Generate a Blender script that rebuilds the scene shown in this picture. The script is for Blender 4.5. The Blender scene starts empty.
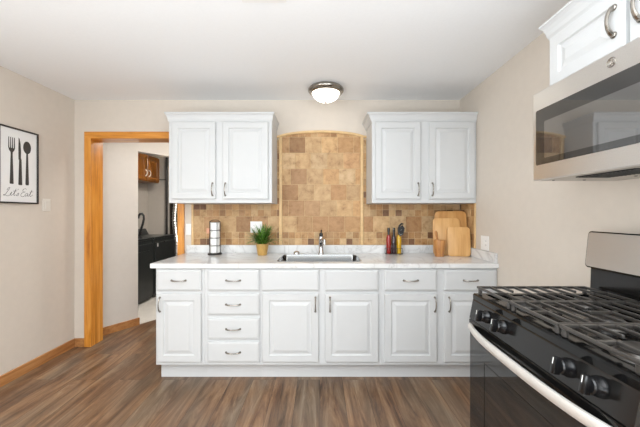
import bpy, bmesh, math, random
from mathutils import Vector, Matrix
random.seed(7)
PI = math.pi
S = bpy.context.scene
COL = S.collection

# ------------------------------------------------------------------ camera, world, light, exposure
cam = bpy.data.cameras.new('camera')
cam.sensor_width = 36.0
cam.lens = 305.0 / 640.0 * 36.0
cam.clip_start = 0.02
cam_o = bpy.data.objects.new('camera', cam)
cam_o.location = (0, 0, 1.33)
cam_o.rotation_euler = (PI / 2, 0, 0)
COL.objects.link(cam_o)
S.camera = cam_o

W = bpy.data.worlds.new('world')
S.world = W
W.use_nodes = True
W.node_tree.nodes['Background'].inputs[0].default_value = (0.93, 0.96, 1.0, 1)
W.node_tree.nodes['Background'].inputs[1].default_value = 0.6

def area(name, loc, rot, sx, sy, power, color=(1, 1, 1)):
    l = bpy.data.lights.new(name, 'AREA')
    l.shape = 'RECTANGLE'; l.size = sx; l.size_y = sy; l.energy = power; l.color = color
    o = bpy.data.objects.new(name, l); COL.objects.link(o)
    o.location = loc; o.rotation_euler = rot
    return o

area('daylight_from_rear_window', (-0.4, -2.34, 1.45), (PI / 2, 0, 0), 3.4, 1.7, 16, (0.885, 0.95, 1.0))
area('right_fill_light', (1.36, -1.25, 1.35), (PI / 2, 0, PI / 2), 1.9, 1.6, 50, (0.885, 0.95, 1.0))  # added fill for the left wall and jamb; the right wall has no window
area('left_fill_light', (-2.42, -1.0, 1.45), (PI / 2, 0, -PI / 2), 1.8, 1.6, 58, (0.885, 0.95, 1.0))  # added fill for the right side; no window exists in the left wall
area('overhead_fill_light', (-0.2, -0.3, 2.42), (0, 0, 0), 2.2, 2.0, 54, (0.88, 0.945, 1.0))  # added soft fill just below the ceiling, without a fixture
area('upward_fill_light', (-0.2, -1.15, 0.8), (PI, 0, 0), 2.8, 2.2, 150, (0.84, 0.93, 1.0))  # added upward fill that brightens the ceiling; not a lamp of the room
area('laundry_fill_light', (-1.7, 4.6, 2.42), (0, 0, 0), 0.5, 0.5, 62, (1.0, 0.95, 0.88))  # added fill to brighten the laundry, no lamp fitting here
area('hall_fill_light', (-1.3, 3.55, 2.42), (0, 0, 0), 0.4, 0.3, 11, (1.0, 0.97, 0.92))  # added fill for the hall wall beyond the opening, from an unseen source

S.view_settings.view_transform = 'Standard'
S.view_settings.look = 'None'
S.view_settings.gamma = 1.0
S.view_settings.use_curve_mapping = False
S.view_settings.exposure = 0.02

# ------------------------------------------------------------------ materials
def srgb(r, g, b):
    f = lambda c: c / 12.92 if c <= 0.04045 else ((c + 0.055) / 1.055) ** 2.4
    return (f(r / 255), f(g / 255), f(b / 255), 1)

def newmat(name):
    m = bpy.data.materials.new(name); m.use_nodes = True
    nt = m.node_tree
    return m, nt, nt.nodes['Principled BSDF']

def nd(nt, typ, **kw):
    n = nt.nodes.new(typ)
    for k, v in kw.items(): setattr(n, k, v)
    return n

def coords(nt, scale=(1, 1, 1), rot=(0, 0, 0)):
    tc = nd(nt, 'ShaderNodeTexCoord'); mp = nd(nt, 'ShaderNodeMapping')
    mp.inputs['Scale'].default_value = scale; mp.inputs['Rotation'].default_value = rot
    nt.links.new(tc.outputs['Object'], mp.inputs['Vector'])
    return mp.outputs['Vector']

def ramp(nt, fac, stops):
    r = nd(nt, 'ShaderNodeValToRGB')
    e = r.color_ramp.elements
    while len(e) < len(stops): e.new(0.5)
    for el, (p, c) in zip(e, stops): el.position = p; el.color = c
    nt.links.new(fac, r.inputs['Fac'])
    return r.outputs['Color']

def noise(nt, vec, scale, detail=3, rough=0.55, dist=0.0):
    n = nd(nt, 'ShaderNodeTexNoise')
    n.inputs['Scale'].default_value = scale; n.inputs['Detail'].default_value = detail
    n.inputs['Roughness'].default_value = rough; n.inputs['Distortion'].default_value = dist
    nt.links.new(vec, n.inputs['Vector'])
    return n.outputs['Fac']

def bump(nt, bs, h, strength=0.1, dist=0.002):
    b = nd(nt, 'ShaderNodeBump')
    b.inputs['Strength'].default_value = strength; b.inputs['Distance'].default_value = dist
    nt.links.new(h, b.inputs['Height']); nt.links.new(b.outputs['Normal'], bs.inputs['Normal'])

def paint(name, rgb, rough=0.5, metal=0.0, vary=0.03, scale=40, bstr=0.0, spec=0.5, coat=0.0):
    m, nt, bs = newmat(name)
    c = srgb(*rgb)
    lo = tuple(x * (1 - vary) for x in c[:3]) + (1,)
    hi = tuple(min(1, x * (1 + vary)) for x in c[:3]) + (1,)
    f = noise(nt, coords(nt), scale)
    nt.links.new(ramp(nt, f, [(0.3, lo), (0.7, hi)]), bs.inputs['Base Color'])
    bs.inputs['Roughness'].default_value = rough; bs.inputs['Metallic'].default_value = metal
    bs.inputs['Specular IOR Level'].default_value = spec
    bs.inputs['Coat Weight'].default_value = coat
    if bstr: bump(nt, bs, f, bstr)
    return m

def wood(name, dark, mid, light, axis='z', rough=0.35, fine=1.0, coat=0.0):
    m, nt, bs = newmat(name)
    s = [22 * fine] * 3
    s['xyz'.index(axis)] = 1.6 * fine
    v = coords(nt, tuple(s))
    f = noise(nt, v, 1.4, 5, 0.6, 0.6)
    nt.links.new(ramp(nt, f, [(0.28, srgb(*dark)), (0.5, srgb(*mid)), (0.75, srgb(*light))]), bs.inputs['Base Color'])
    bs.inputs['Roughness'].default_value = rough
    bs.inputs['Coat Weight'].default_value = coat; bs.inputs['Coat Roughness'].default_value = 0.15
    bump(nt, bs, f, 0.08)
    return m

def brushed(name, rgb, axis='y', rough=0.3):
    m, nt, bs = newmat(name)
    s = [260] * 3; s['xyz'.index(axis)] = 3
    f = noise(nt, coords(nt, tuple(s)), 1.0, 2)
    c = srgb(*rgb)
    nt.links.new(ramp(nt, f, [(0.3, tuple(x * .93 for x in c[:3]) + (1,)), (0.7, c)]), bs.inputs['Base Color'])
    bs.inputs['Metallic'].default_value = 1.0; bs.inputs['Roughness'].default_value = rough
    bump(nt, bs, f, 0.03, 0.0005)
    return m

def emit(name, rgb, strength):
    m, nt, bs = newmat(name)
    bs.inputs['Base Color'].default_value = (0.9, 0.9, 0.88, 1)
    f = noise(nt, coords(nt), 8)
    c = srgb(*rgb)
    nt.links.new(ramp(nt, f, [(0.3, tuple(x * .97 for x in c[:3]) + (1,)), (0.7, c)]), bs.inputs['Emission Color'])
    bs.inputs['Emission Strength'].default_value = strength
    return m

M = {}
M['wall'] = paint('beige_wall_paint', (214, 204, 192), 0.7, vary=0.015, scale=18, bstr=0.04)
M['hallwall'] = paint('pale_hall_paint', (216, 210, 202), 0.7, vary=0.015, scale=18)
M['laundrywall'] = paint('grey_laundry_paint', (186, 180, 172), 0.75, vary=0.02, scale=18)
M['nichewall'] = paint('unlit_niche_shade', (62, 54, 46), 0.8, vary=0.1, scale=9)  # darkness of the unlit recess put into the wall colour
M['ceiling'] = paint('white_ceiling_paint', (243, 244, 245), 0.85, vary=0.01, scale=60, bstr=0.06)
M['white'] = paint('white_cabinet_paint', (203, 204, 204), 0.5, vary=0.008, scale=12)
M['plastic'] = paint('white_plastic', (240, 239, 236), 0.35, vary=0.01)
M['switchplate'] = paint('cream_switch_plastic', (226, 220, 210), 0.35, vary=0.01)
M['trim'] = wood('golden_oak_trim', (178, 104, 28), (216, 142, 52), (234, 168, 80), 'z', 0.3, coat=0.3)
M['trimx'] = wood('golden_oak_trim_across', (178, 104, 28), (216, 142, 52), (234, 168, 80), 'x', 0.3, coat=0.3)
M['base'] = wood('oak_baseboard', (150, 98, 54), (178, 124, 74), (196, 144, 92), 'y', 0.4)
M['board'] = wood('bamboo_board', (196, 142, 82), (214, 164, 102), (226, 180, 120), 'z', 0.45, 0.8)
M['boarddark'] = wood('bamboo_board_darker', (180, 124, 66), (200, 146, 84), (214, 164, 102), 'z', 0.45, 0.8)
M['mortar'] = wood('turned_olive_wood', (150, 92, 46), (188, 130, 72), (206, 154, 96), 'z', 0.45, 1.4)
M['brownwood'] = wood('brown_cabinet_wood', (88, 50, 14), (130, 78, 26), (156, 100, 40), 'z', 0.35, coat=0.2)
M['nickel'] = brushed('brushed_nickel', (158, 152, 144), 'z', 0.2)
M['chrome'] = paint('chrome', (205, 205, 205), 0.12, 1.0, vary=0.02)
M['steel'] = brushed('brushed_stainless', (230, 228, 225), 'y', 0.3)
M['sinksteel'] = brushed('sink_stainless', (128, 128, 127), 'x', 0.14)
M['blackgloss'] = paint('black_enamel', (11, 11, 11), 0.1, vary=0.1, spec=0.4)
M['panelblack'] = paint('black_control_panel', (20, 19, 18), 0.16, vary=0.1, spec=0.5)
M['iron'] = paint('cast_iron', (46, 43, 40), 0.3, vary=0.15, scale=160, bstr=0.02, spec=0.8)
M['knob'] = paint('black_knob_plastic', (16, 16, 17), 0.22, vary=0.1)
M['blackplastic'] = paint('matte_black_plastic', (24, 24, 25), 0.45, vary=0.1)
M['machine'] = paint('black_appliance_enamel', (40, 43, 43), 0.3, vary=0.08)
M['wire'] = paint('black_wire', (34, 30, 28), 0.4, vary=0.1)
M['grille'] = paint('dark_filter_mesh', (44, 46, 46), 0.4, 0.5, vary=0.1, scale=300)
M['burnerbase'] = paint('burner_aluminium', (96, 93, 90), 0.35, 0.8, vary=0.1)
M['handlesteel'] = paint('satin_steel_handle', (226, 222, 216), 0.45, 0.55, vary=0.02)
M['guardsteel'] = paint('backguard_steel', (196, 194, 191), 0.3, 0.75, vary=0.02, scale=4)
M['under'] = paint('grey_underside_metal', (188, 184, 176), 0.4, 0.6, vary=0.04)
M['pot'] = paint('tan_glazed_pot', (190, 150, 84), 0.3, vary=0.12, scale=30)
M['soil'] = paint('dark_soil', (52, 38, 26), 0.9, vary=0.3, scale=200)
M['paperwhite'] = paint('white_print_paper', (238, 237, 235), 0.6, vary=0.01)
M['ink'] = paint('charcoal_ink', (62, 58, 56), 0.6, vary=0.04)
M['frame'] = paint('black_frame', (40, 36, 34), 0.4, vary=0.1)
M['porcelain'] = paint('white_porcelain', (240, 239, 236), 0.2, vary=0.01)
M['copper'] = paint('copper_tag', (206, 150, 120), 0.4, 0.2, vary=0.06)
M['laundryfloor'] = paint('pale_vinyl_floor', (205, 200, 192), 0.4, vary=0.05, scale=6)
M['duct'] = paint('silver_foil_duct', (200, 200, 198), 0.3, 0.9, vary=0.2, scale=60, bstr=0.5)
M['reddressing'] = paint('red_vinegar', (150, 24, 20), 0.1, vary=0.1, coat=0.6)
M['darkdressing'] = paint('dark_balsamic', (44, 20, 26), 0.1, vary=0.1, coat=0.6)
M['oil'] = paint('yellow_oil', (206, 160, 16), 0.1, vary=0.1, coat=0.6)
M['bottledark'] = paint('dark_bottle_neck', (26, 16, 14), 0.15, vary=0.1)
M['lampglass'] = emit('lit_frosted_glass', (255, 250, 240), 2.6)
M['bulbwhite'] = paint('white_handle_glaze', (235, 232, 225), 0.3, vary=0.02)

def leaf_mat():
    m, nt, bs = newmat('green_blades')
    f = noise(nt, coords(nt), 60)
    nt.links.new(ramp(nt, f, [(0.3, srgb(44, 82, 22)), (0.55, srgb(84, 128, 40)), (0.75, srgb(140, 172, 72))]), bs.inputs['Base Color'])
    bs.inputs['Roughness'].default_value = 0.4
    return m
M['leaf'] = leaf_mat()

def glass_black(name, ior, k=1.0):
    m, nt, bs = newmat(name)
    f = noise(nt, coords(nt), 3)
    nt.links.new(ramp(nt, f, [(0.3, (0.018 * k, 0.017 * k, 0.016 * k, 1)), (0.7, (0.024 * k, 0.023 * k, 0.022 * k, 1))]), bs.inputs['Base Color'])
    bs.inputs['Roughness'].default_value = 0.03
    bs.inputs['IOR'].default_value = ior
    return m
M['glass'] = glass_black('dark_tinted_glass', 1.9)
M['screen'] = glass_black('grey_window_screen', 3.0, 2.0)
M['ovenglass'] = glass_black('black_oven_glass', 1.65)

def counter_mat():
    m, nt, bs = newmat('white_veined_quartz')
    v = coords(nt)
    f1 = noise(nt, v, 1.7, 4, 0.55, 1.6)
    r1 = nd(nt, 'ShaderNodeMath', operation='SUBTRACT'); r1.inputs[1].default_value = 0.5
    nt.links.new(f1, r1.inputs[0])
    ab = nd(nt, 'ShaderNodeMath', operation='ABSOLUTE'); nt.links.new(r1.outputs[0], ab.inputs[0])
    vein = ramp(nt, ab.outputs[0], [(0.0, srgb(206, 205, 203)), (0.008, srgb(224, 223, 222)), (0.04, srgb(231, 231, 230))])
    f2 = noise(nt, v, 3.5, 4, 0.6)
    cloud = ramp(nt, f2, [(0.35, srgb(226, 226, 226)), (0.65, srgb(255, 255, 255))])
    mx = nd(nt, 'ShaderNodeMix', data_type='RGBA', blend_type='MULTIPLY'); mx.inputs[0].default_value = 0.5
    nt.links.new(vein, mx.inputs[6]); nt.links.new(cloud, mx.inputs[7])
    nt.links.new(mx.outputs[2], bs.inputs['Base Color'])
    bs.inputs['Roughness'].default_value = 0.16
    return m
M['counter'] = counter_mat()

def tile_mat():
    m, nt, bs = newmat('travertine_tile')
    a = nd(nt, 'ShaderNodeAttribute', attribute_name='tint')
    v = coords(nt)
    f = noise(nt, v, 15, 6, 0.68, 0.3)
    cl = ramp(nt, f, [(0.30, srgb(186, 166, 140)), (0.44, srgb(234, 226, 214)), (0.62, srgb(255, 255, 255))])
    mx = nd(nt, 'ShaderNodeMix', data_type='RGBA', blend_type='MULTIPLY'); mx.inputs[0].default_value = 1.0
    nt.links.new(a.outputs['Color'], mx.inputs[6]); nt.links.new(cl, mx.inputs[7])
    nt.links.new(mx.outputs[2], bs.inputs['Base Color'])
    bs.inputs['Roughness'].default_value = 0.5
    bump(nt, bs, f, 0.12)
    return m
M['tile'] = tile_mat()
M['tiletrim'] = paint('travertine_pencil_trim', (222, 188, 138), 0.45, vary=0.08, scale=24)
M['grout'] = paint('tan_grout', (208, 180, 140), 0.8, vary=0.05)

def floor_mat():
    m, nt, bs = newmat('vinyl_plank_floor')
    tc = nd(nt, 'ShaderNodeTexCoord')
    mp = nd(nt, 'ShaderNodeMapping'); mp.inputs['Rotation'].default_value = (0, 0, PI / 2)
    nt.links.new(tc.outputs['Object'], mp.inputs['Vector'])
    br = nd(nt, 'ShaderNodeTexBrick')
    br.offset = 0.37; br.inputs['Color1'].default_value = (0, 0, 0, 1); br.inputs['Color2'].default_value = (1, 1, 1, 1)
    br.inputs['Mortar'].default_value = (0.3, 0.3, 0.3, 1)
    br.inputs['Scale'].default_value = 1.0; br.inputs['Mortar Size'].default_value = 0.0012
    br.inputs['Brick Width'].default_value = 1.22; br.inputs['Row Height'].default_value = 0.178
    nt.links.new(mp.outputs['Vector'], br.inputs['Vector'])
    # grain streaks along the planks, shifted plank by plank
    mp2 = nd(nt, 'ShaderNodeMapping'); mp2.inputs['Scale'].default_value = (12, 1.3, 1)
    nt.links.new(tc.outputs['Object'], mp2.inputs['Vector'])
    sh = nd(nt, 'ShaderNodeVectorMath', operation='MULTIPLY_ADD')
    sh.inputs[1].default_value = (9, 17, 5)
    nt.links.new(br.outputs['Color'], sh.inputs[0]); nt.links.new(mp2.outputs['Vector'], sh.inputs[2])
    f = noise(nt, sh.outputs[0], 1.0, 10, 0.72, 1.0)
    mp3 = nd(nt, 'ShaderNodeVectorMath', operation='MULTIPLY'); mp3.inputs[1].default_value = (0.45, 1.0, 1)
    nt.links.new(sh.outputs[0], mp3.inputs[0])
    f2 = noise(nt, mp3.outputs[0], 0.9, 3, 0.5)
    base = ramp(nt, f, [(0.32, srgb(66, 47, 33)), (0.46, srgb(110, 80, 57)), (0.56, srgb(136, 104, 76)), (0.70, srgb(160, 134, 104))])
    grey = ramp(nt, f, [(0.32, srgb(76, 60, 46)), (0.5, srgb(116, 96, 77)), (0.70, srgb(152, 134, 112))])
    gm = ramp(nt, f2, [(0.42, (0, 0, 0, 1)), (0.62, (1, 1, 1, 1))])
    mx = nd(nt, 'ShaderNodeMix', data_type='RGBA'); nt.links.new(gm, mx.inputs[0])
    nt.links.new(base, mx.inputs[6]); nt.links.new(grey, mx.inputs[7])
    pl = ramp(nt, br.outputs['Color'], [(0.0, (0.80, 0.79, 0.78, 1)), (1.0, (1.05, 1.04, 1.02, 1))])
    m2 = nd(nt, 'ShaderNodeMix', data_type='RGBA', blend_type='MULTIPLY'); m2.inputs[0].default_value = 1.0
    nt.links.new(mx.outputs[2], m2.inputs[6]); nt.links.new(pl, m2.inputs[7])
    jt = nd(nt, 'ShaderNodeMix', data_type='RGBA'); jt.inputs[7].default_value = srgb(62, 46, 36)
    nt.links.new(br.outputs['Fac'], jt.inputs[0]); nt.links.new(m2.outputs[2], jt.inputs[6])
    nt.links.new(jt.outputs[2], bs.inputs['Base Color'])
    bs.inputs['Roughness'].default_value = 0.38
    bump(nt, bs, f, 0.08)
    return m
M['floor'] = floor_mat()

# ------------------------------------------------------------------ mesh helpers
def obj(name, bm, mat, parent=None, smooth=False, angle=None):
    me = bpy.data.meshes.new(name)
    bmesh.ops.recalc_face_normals(bm, faces=bm.faces[:])
    bm.to_mesh(me); bm.free()
    for m in (mat if isinstance(mat, (list, tuple)) else [mat]): me.materials.append(m)
    if smooth:
        for p in me.polygons: p.use_smooth = True
        if angle is None: angle = 40
        try: me.set_sharp_from_angle(angle=math.radians(angle))
        except Exception: pass
    o = bpy.data.objects.new(name, me); COL.objects.link(o)
    if parent is not None: o.parent = parent
    return o

def thing(name, label, cat, loc=(0, 0, 0), rotz=0.0, group=None):
    o = bpy.data.objects.new(name, None); COL.objects.link(o)
    o.empty_display_size = 0.05
    o.location = loc; o.rotation_euler = (0, 0, rotz)
    return tag(o, label, cat, group)

def tag(o, label, cat, group=None):
    o['label'] = label; o['category'] = cat
    if group: o['group'] = group
    return o

def struct(name, bm, mat, parent=None, smooth=False):
    o = obj(name, bm, mat, parent, smooth)
    if parent is None: o['kind'] = 'structure'
    return o

def dup(root, loc, rotz, label, group=None):
    r = root.copy(); COL.objects.link(r); r.location = loc; r.rotation_euler = (0, 0, rotz); r['label'] = label
    if group: r['group'] = group
    for ch in list(root.children):
        c = ch.copy(); COL.objects.link(c); c.parent = r
        for g in list(ch.children):
            d = g.copy(); COL.objects.link(d); d.parent = c
    return r

def B(): return bmesh.new()

def box(bm, x0, x1, y0, y1, z0, z1, bev=0.0, seg=2, mi=0):
    t = bmesh.new()
    bmesh.ops.create_cube(t, size=1.0)
    for v in t.verts:
        v.co = Vector(((x0 + x1) / 2 + v.co.x * (x1 - x0), (y0 + y1) / 2 + v.co.y * (y1 - y0), (z0 + z1) / 2 + v.co.z * (z1 - z0)))
    if bev > 0:
        bmesh.ops.bevel(t, geom=t.edges[:], offset=bev, segments=seg, profile=0.5, affect='EDGES')
    merge(bm, t, mi)

def merge(bm, t, mi=0, mat=None):
    vm = {}
    for v in t.verts: vm[v] = bm.verts.new(mat @ v.co if mat else v.co)
    for f in t.faces:
        try:
            nf = bm.faces.new([vm[v] for v in f.verts]); nf.material_index = mi
        except ValueError: pass
    t.free()

def tube(bm, pts, r, seg=10, closed=False, flat=None):
    """round bar along pts; r number or list; flat=(axis vector, scale) squashes the section"""
    pts = [Vector(p) for p in pts]; n = len(pts)
    rs = r if isinstance(r, (list, tuple)) else [r] * n
    rings = []
    up = None
    for i in range(n):
        a = pts[i - 1] if (i > 0 or closed) else pts[i]
        b = pts[(i + 1) % n] if (i < n - 1 or closed) else pts[i]
        d = (b - a)
        d = d.normalized() if d.length > 1e-9 else Vector((0, 0, 1))
        if up is None:
            up = Vector((0, 0, 1)) if abs(d.z) < 0.9 else Vector((1, 0, 0))
        s = d.cross(up)
        if s.length < 1e-6: s = d.cross(Vector((0, 1, 0)))
        s.normalize(); u = s.cross(d).normalized(); up = u
        ring = []
        for k in range(seg):
            a2 = 2 * PI * k / seg
            off = s * math.cos(a2) * rs[i] + u * math.sin(a2) * rs[i]
            if flat:
                ax = Vector(flat[0]).normalized(); off -= ax * off.dot(ax) * (1 - flat[1])
            ring.append(bm.verts.new(pts[i] + off))
        rings.append(ring)
    m = n if closed else n - 1
    for i in range(m):
        A, C = rings[i], rings[(i + 1) % n]
        for k in range(seg):
            bm.faces.new([A[k], A[(k + 1) % seg], C[(k + 1) % seg], C[k]])
    if not closed:
        bm.faces.new(rings[0][::-1]); bm.faces.new(rings[-1])

def lathe(bm, prof, seg=32, c=(0, 0, 0), axis='z', mi=0):
    """prof: list of (radius, height); radius 0 closes to a pole"""
    rows = []
    def place(r, h, a):
        x, y = r * math.cos(a), r * math.sin(a)
        if axis == 'z': return Vector((c[0] + x, c[1] + y, c[2] + h))
        if axis == 'y': return Vector((c[0] + x, c[1] + h, c[2] + y))
        return Vector((c[0] + h, c[1] + x, c[2] + y))
    for r, h in prof:
        if r < 1e-7: rows.append([bm.verts.new(place(0, h, 0))])
        else: rows.append([bm.verts.new(place(r, h, 2 * PI * k / seg)) for k in range(seg)])
    for i in range(len(rows) - 1):
        a, b = rows[i], rows[i + 1]
        for k in range(seg):
            k2 = (k + 1) % seg
            if len(a) == 1 and len(b) == 1: continue
            if len(a) == 1: f = [a[0], b[k], b[k2]]
            elif len(b) == 1: f = [a[k], a[k2], b[0]]
            else: f = [a[k], a[k2], b[k2], b[k]]
            bm.faces.new(f).material_index = mi

def prism(bm, poly, depth_vec, origin, ux, uy, mi=0):
    """extrude the 2-D outline poly (in the plane origin + ux,uy) along depth_vec"""
    o = Vector(origin); ux = Vector(ux); uy = Vector(uy); d = Vector(depth_vec)
    a = [bm.verts.new(o + ux * p[0] + uy * p[1]) for p in poly]
    b = [bm.verts.new(v.co + d) for v in a]
    n = len(a)
    for f in [a[::-1], b] + [[a[i], a[(i + 1) % n], b[(i + 1) % n], b[i]] for i in range(n)]:
        bm.faces.new(f).material_index = mi

def rrect(w, h, r, n=6):
    out = []
    for cx, cy, a0 in ((w / 2 - r, h / 2 - r, 0), (-w / 2 + r, h / 2 - r, PI / 2), (-w / 2 + r, -h / 2 + r, PI), (w / 2 - r, -h / 2 + r, 1.5 * PI)):
        for k in range(n + 1):
            a = a0 + PI / 2 * k / n
            out.append((cx + r * math.cos(a), cy + r * math.sin(a)))
    return out

def panel_front(bm, x0, x1, z0, z1, rings):
    """stepped front in the x-z plane facing -y: rings of (inset, y)"""
    prev = None
    for ins, y in rings:
        r = [bm.verts.new((x, y, z)) for x, z in ((x0 + ins, z0 + ins), (x1 - ins, z0 + ins), (x1 - ins, z1 - ins), (x0 + ins, z1 - ins))]
        if prev:
            for k in range(4): bm.faces.new([prev[k], prev[(k + 1) % 4], r[(k + 1) % 4], r[k]])
        else: bm.faces.new(r[::-1])
        prev = r
    bm.faces.new(prev)

T = 0.02  # door thickness; front of the cabinet box is local y = 0
DOOR = [(0, 0), (0, -T + .004), (.004, -T), (.052, -T), (.057, -T + .009), (.066, -T + .009), (.092, -T + .001), (.097, -T + .001)]
DRAWER = [(0, 0), (0, -T + .006), (.004, -T + .003), (.009, -T + .003), (.012, -T)]

def handle_bm(L=0.11, vert=True, k=1.0):
    """arched pull with flared feet, standing off local -y, centred on the origin"""
    bm = B(); pts = []; rs = []
    for i in range(17):
        t = i / 16; a = (t - .5) * L
        y = -0.004 - 0.024 * math.sin(PI * t) ** 0.6
        pts.append((0, y, a) if vert else (a, y, 0))
        rs.append(k * (0.0040 + 0.0022 * abs(2 * t - 1) ** 2))
    tube(bm, pts, rs, 8)
    for s in (-1, 1):
        a = s * (L / 2)
        lathe(bm, [(0, 0.0), (.0085 * k, 0.0), (.0085 * k, -.003), (.006 * k, -.008), (0, -.009)], 12, (0, 0, a) if vert else (a, 0, 0), 'y')
    return bm

HV = None
def handle(parent, x, z, vert=True, mat='nickel', L=.11, y=-T):
    o = obj('handle', handle_bm(L, vert, 1.45 if L < .105 else 1.0), M[mat], parent, True)
    o.location = (x, y, z)
    return o

def add_door(root, x0, x1, z0, z1, hx=None, hz=None, mat='white', L=.11):
    bm = B(); panel_front(bm, x0, x1, z0, z1, DOOR)
    d = obj('door', bm, M[mat], root)
    if hx is not None: handle(d, hx, hz, True, L=L)
    return d

def add_drawer(root, x0, x1, z0, z1, pull=True, name='drawer'):
    bm = B(); panel_front(bm, x0, x1, z0, z1, DRAWER)
    d = obj(name, bm, M['white'], root)
    if pull: handle(d, (x0 + x1) / 2, (z0 + z1) / 2, False)
    return d

# ------------------------------------------------------------------ the room
XL, XR, YB, YR, H = -2.455, 1.40, 3.05, -2.4, 2.465
wt = 0.155                                       # thickness of the kitchen's back wall
OX0, OX1, OZ = -2.285, -1.412, 2.076             # the cased opening
dirx, diry = 0.530, 0.848                        # direction of the slanted hall wall
px, py = -2.175, 3.645                           # its free edge

def hall(t, off=0.0): return (px + dirx * t + diry * off, py + diry * t - dirx * off)
bm = B()
e0 = hall(-1.2); e1 = hall(3.2)
vs = [bm.verts.new((x, y, 0)) for x, y in ((XL - .3, YR), (XR + .1, YR), (XR + .1, YB + .3), (0.6, YB + .3), (0.6, 3.65), e1, e0, (XL - .3, e0[1]))]
bm.faces.new(vs)
vs2 = [bm.verts.new((v.co.x, v.co.y, -0.06)) for v in vs]
bm.faces.new(vs2[::-1])
for i in range(len(vs)): bm.faces.new([vs[i], vs[(i + 1) % len(vs)], vs2[(i + 1) % len(vs)], vs2[i]])
struct('floor', bm, M['floor'])
bm = B()
vs = [bm.verts.new((x, y, 0)) for x, y in (e0, e1, (0.2, 6.6), (-3.5, 6.6), (-3.5, e0[1]))]
bm.faces.new(vs)
vs2 = [bm.verts.new((v.co.x, v.co.y, -0.06)) for v in vs]
bm.faces.new(vs2[::-1])
for i in range(len(vs)): bm.faces.new([vs[i], vs[(i + 1) % len(vs)], vs2[(i + 1) % len(vs)], vs2[i]])
struct('floor_laundry', bm, M['laundryfloor'])

bm = B(); box(bm, -3.6, XR + .1, YR - .1, 6.7, H, H + .06); struct('ceiling', bm, M['ceiling'])
bm = B(); box(bm, XL - .1, XL, YR - .1, YB, 0, H); struct('wall_left', bm, M['wall'])
bm = B(); box(bm, XR, XR + .1, YR - .1, YB + wt, 0, H); struct('wall_right', bm, M['wall'])
bm = B()
box(bm, XL - .1, OX0 - .02, YB, YB + wt, 0, H)
box(bm, OX0 - .02, OX1 + .02, YB, YB + wt, OZ + .02, H)
box(bm, OX1 + .02, XR, YB, YB + wt, 0, H)
struct('wall_back', bm, M['wall'])
bm = B()                                           # wall behind the photographer with a wide window opening
box(bm, XL, -2.15, YR - .1, YR, 0, H); box(bm, 1.35, XR, YR - .1, YR, 0, H)
box(bm, -2.15, 1.35, YR - .1, YR, 0, .55); box(bm, -2.15, 1.35, YR - .1, YR, 2.35, H)
struct('wall_rear', bm, M['wall'])

# slanted hall wall with an uncased doorway into the laundry
def slab(bm, t0, t1, z0, z1, th=0.10):
    a, b, c, d = hall(t0), hall(t1), hall(t1, -th), hall(t0, -th)
    prism(bm, [a, b, c, d], (0, 0, z1 - z0), (0, 0, z0), (1, 0, 0), (0, 1, 0))
bm = B()
slab(bm, -.512, 0, 0, H); slab(bm, 0, .95, 2.075, H); slab(bm, .95, 2.6, 0, H)
struct('wall_hall', bm, M['hallwall'])
bm = B(); slab2 = [hall(-.50, .0), hall(0.012, .0), hall(0.012, .014), hall(-.50, .014)]
prism(bm, slab2, (0, 0, .085), (0, 0, 0), (1, 0, 0), (0, 1, 0))
struct('baseboard_hall', bm, M['base'])
bm = B(); box(bm, 0.0, .1, YB + wt, 6.6, 0, H); struct('wall_hall_right', bm, M['hallwall'])
LX, LY = -3.27, 5.78
bm = B(); box(bm, LX - .1, LX, 3.2, LY + .1, 0, H); struct('wall_laundry_left', bm, M['laundrywall'])
bm = B(); box(bm, LX, -2.90, LY, LY + .1, 0, H); struct('wall_laundry_back', bm, M['laundrywall'])
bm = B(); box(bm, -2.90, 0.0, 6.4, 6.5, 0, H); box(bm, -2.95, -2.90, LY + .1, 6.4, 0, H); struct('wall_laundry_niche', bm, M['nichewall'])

# baseboards
bm = B(); box(bm, XL, XL + .015, YR, YB, 0, .085, .004); struct('baseboard_left', bm, M['base'])
bm = B(); box(bm, XL + .015, OX0 - .062, YB - .015, YB, 0, .085, .004); struct('baseboard_back', bm, M['base'])
bm = B(); box(bm, XR - .015, XR, YR, 0.66, 0, .085, .004); box(bm, XR - .015, XR, 1.47, 2.405, 0, .085, .004); struct('baseboard_right', bm, M['base'])

# cased opening
door = bpy.data.objects.new('door_1', None); COL.objects.link(door); door['kind'] = 'structure'
cw = .06
bm = B(); box(bm, OX0 - cw, OX0 + .006, YB - .02, YB, 0, OZ + .002, .004); obj('casing', bm, M['trim'], door)
bm = B(); box(bm, OX1 - .006, OX1 + cw, YB - .02, YB, 0, OZ + .002, .004); obj('casing', bm, M['trim'], door)
bm = B(); box(bm, OX0 - cw, OX1 + cw, YB - .02, YB, OZ + .0, OZ + .068, .004); obj('head_casing', bm, M['trimx'], door)
bm = B(); box(bm, OX0 - .0195, OX0, YB, YB + wt + .005, 0, OZ); obj('jamb', bm, M['trim'], door)
bm = B(); box(bm, OX1, OX1 + .0195, YB, YB + wt + .005, 0, OZ); obj('jamb', bm, M['trim'], door)
bm = B(); box(bm, OX0 - .0195, OX1 + .0195, YB, YB + wt + .005, OZ, OZ + .0195); obj('head_jamb', bm, M['trimx'], door)

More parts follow.
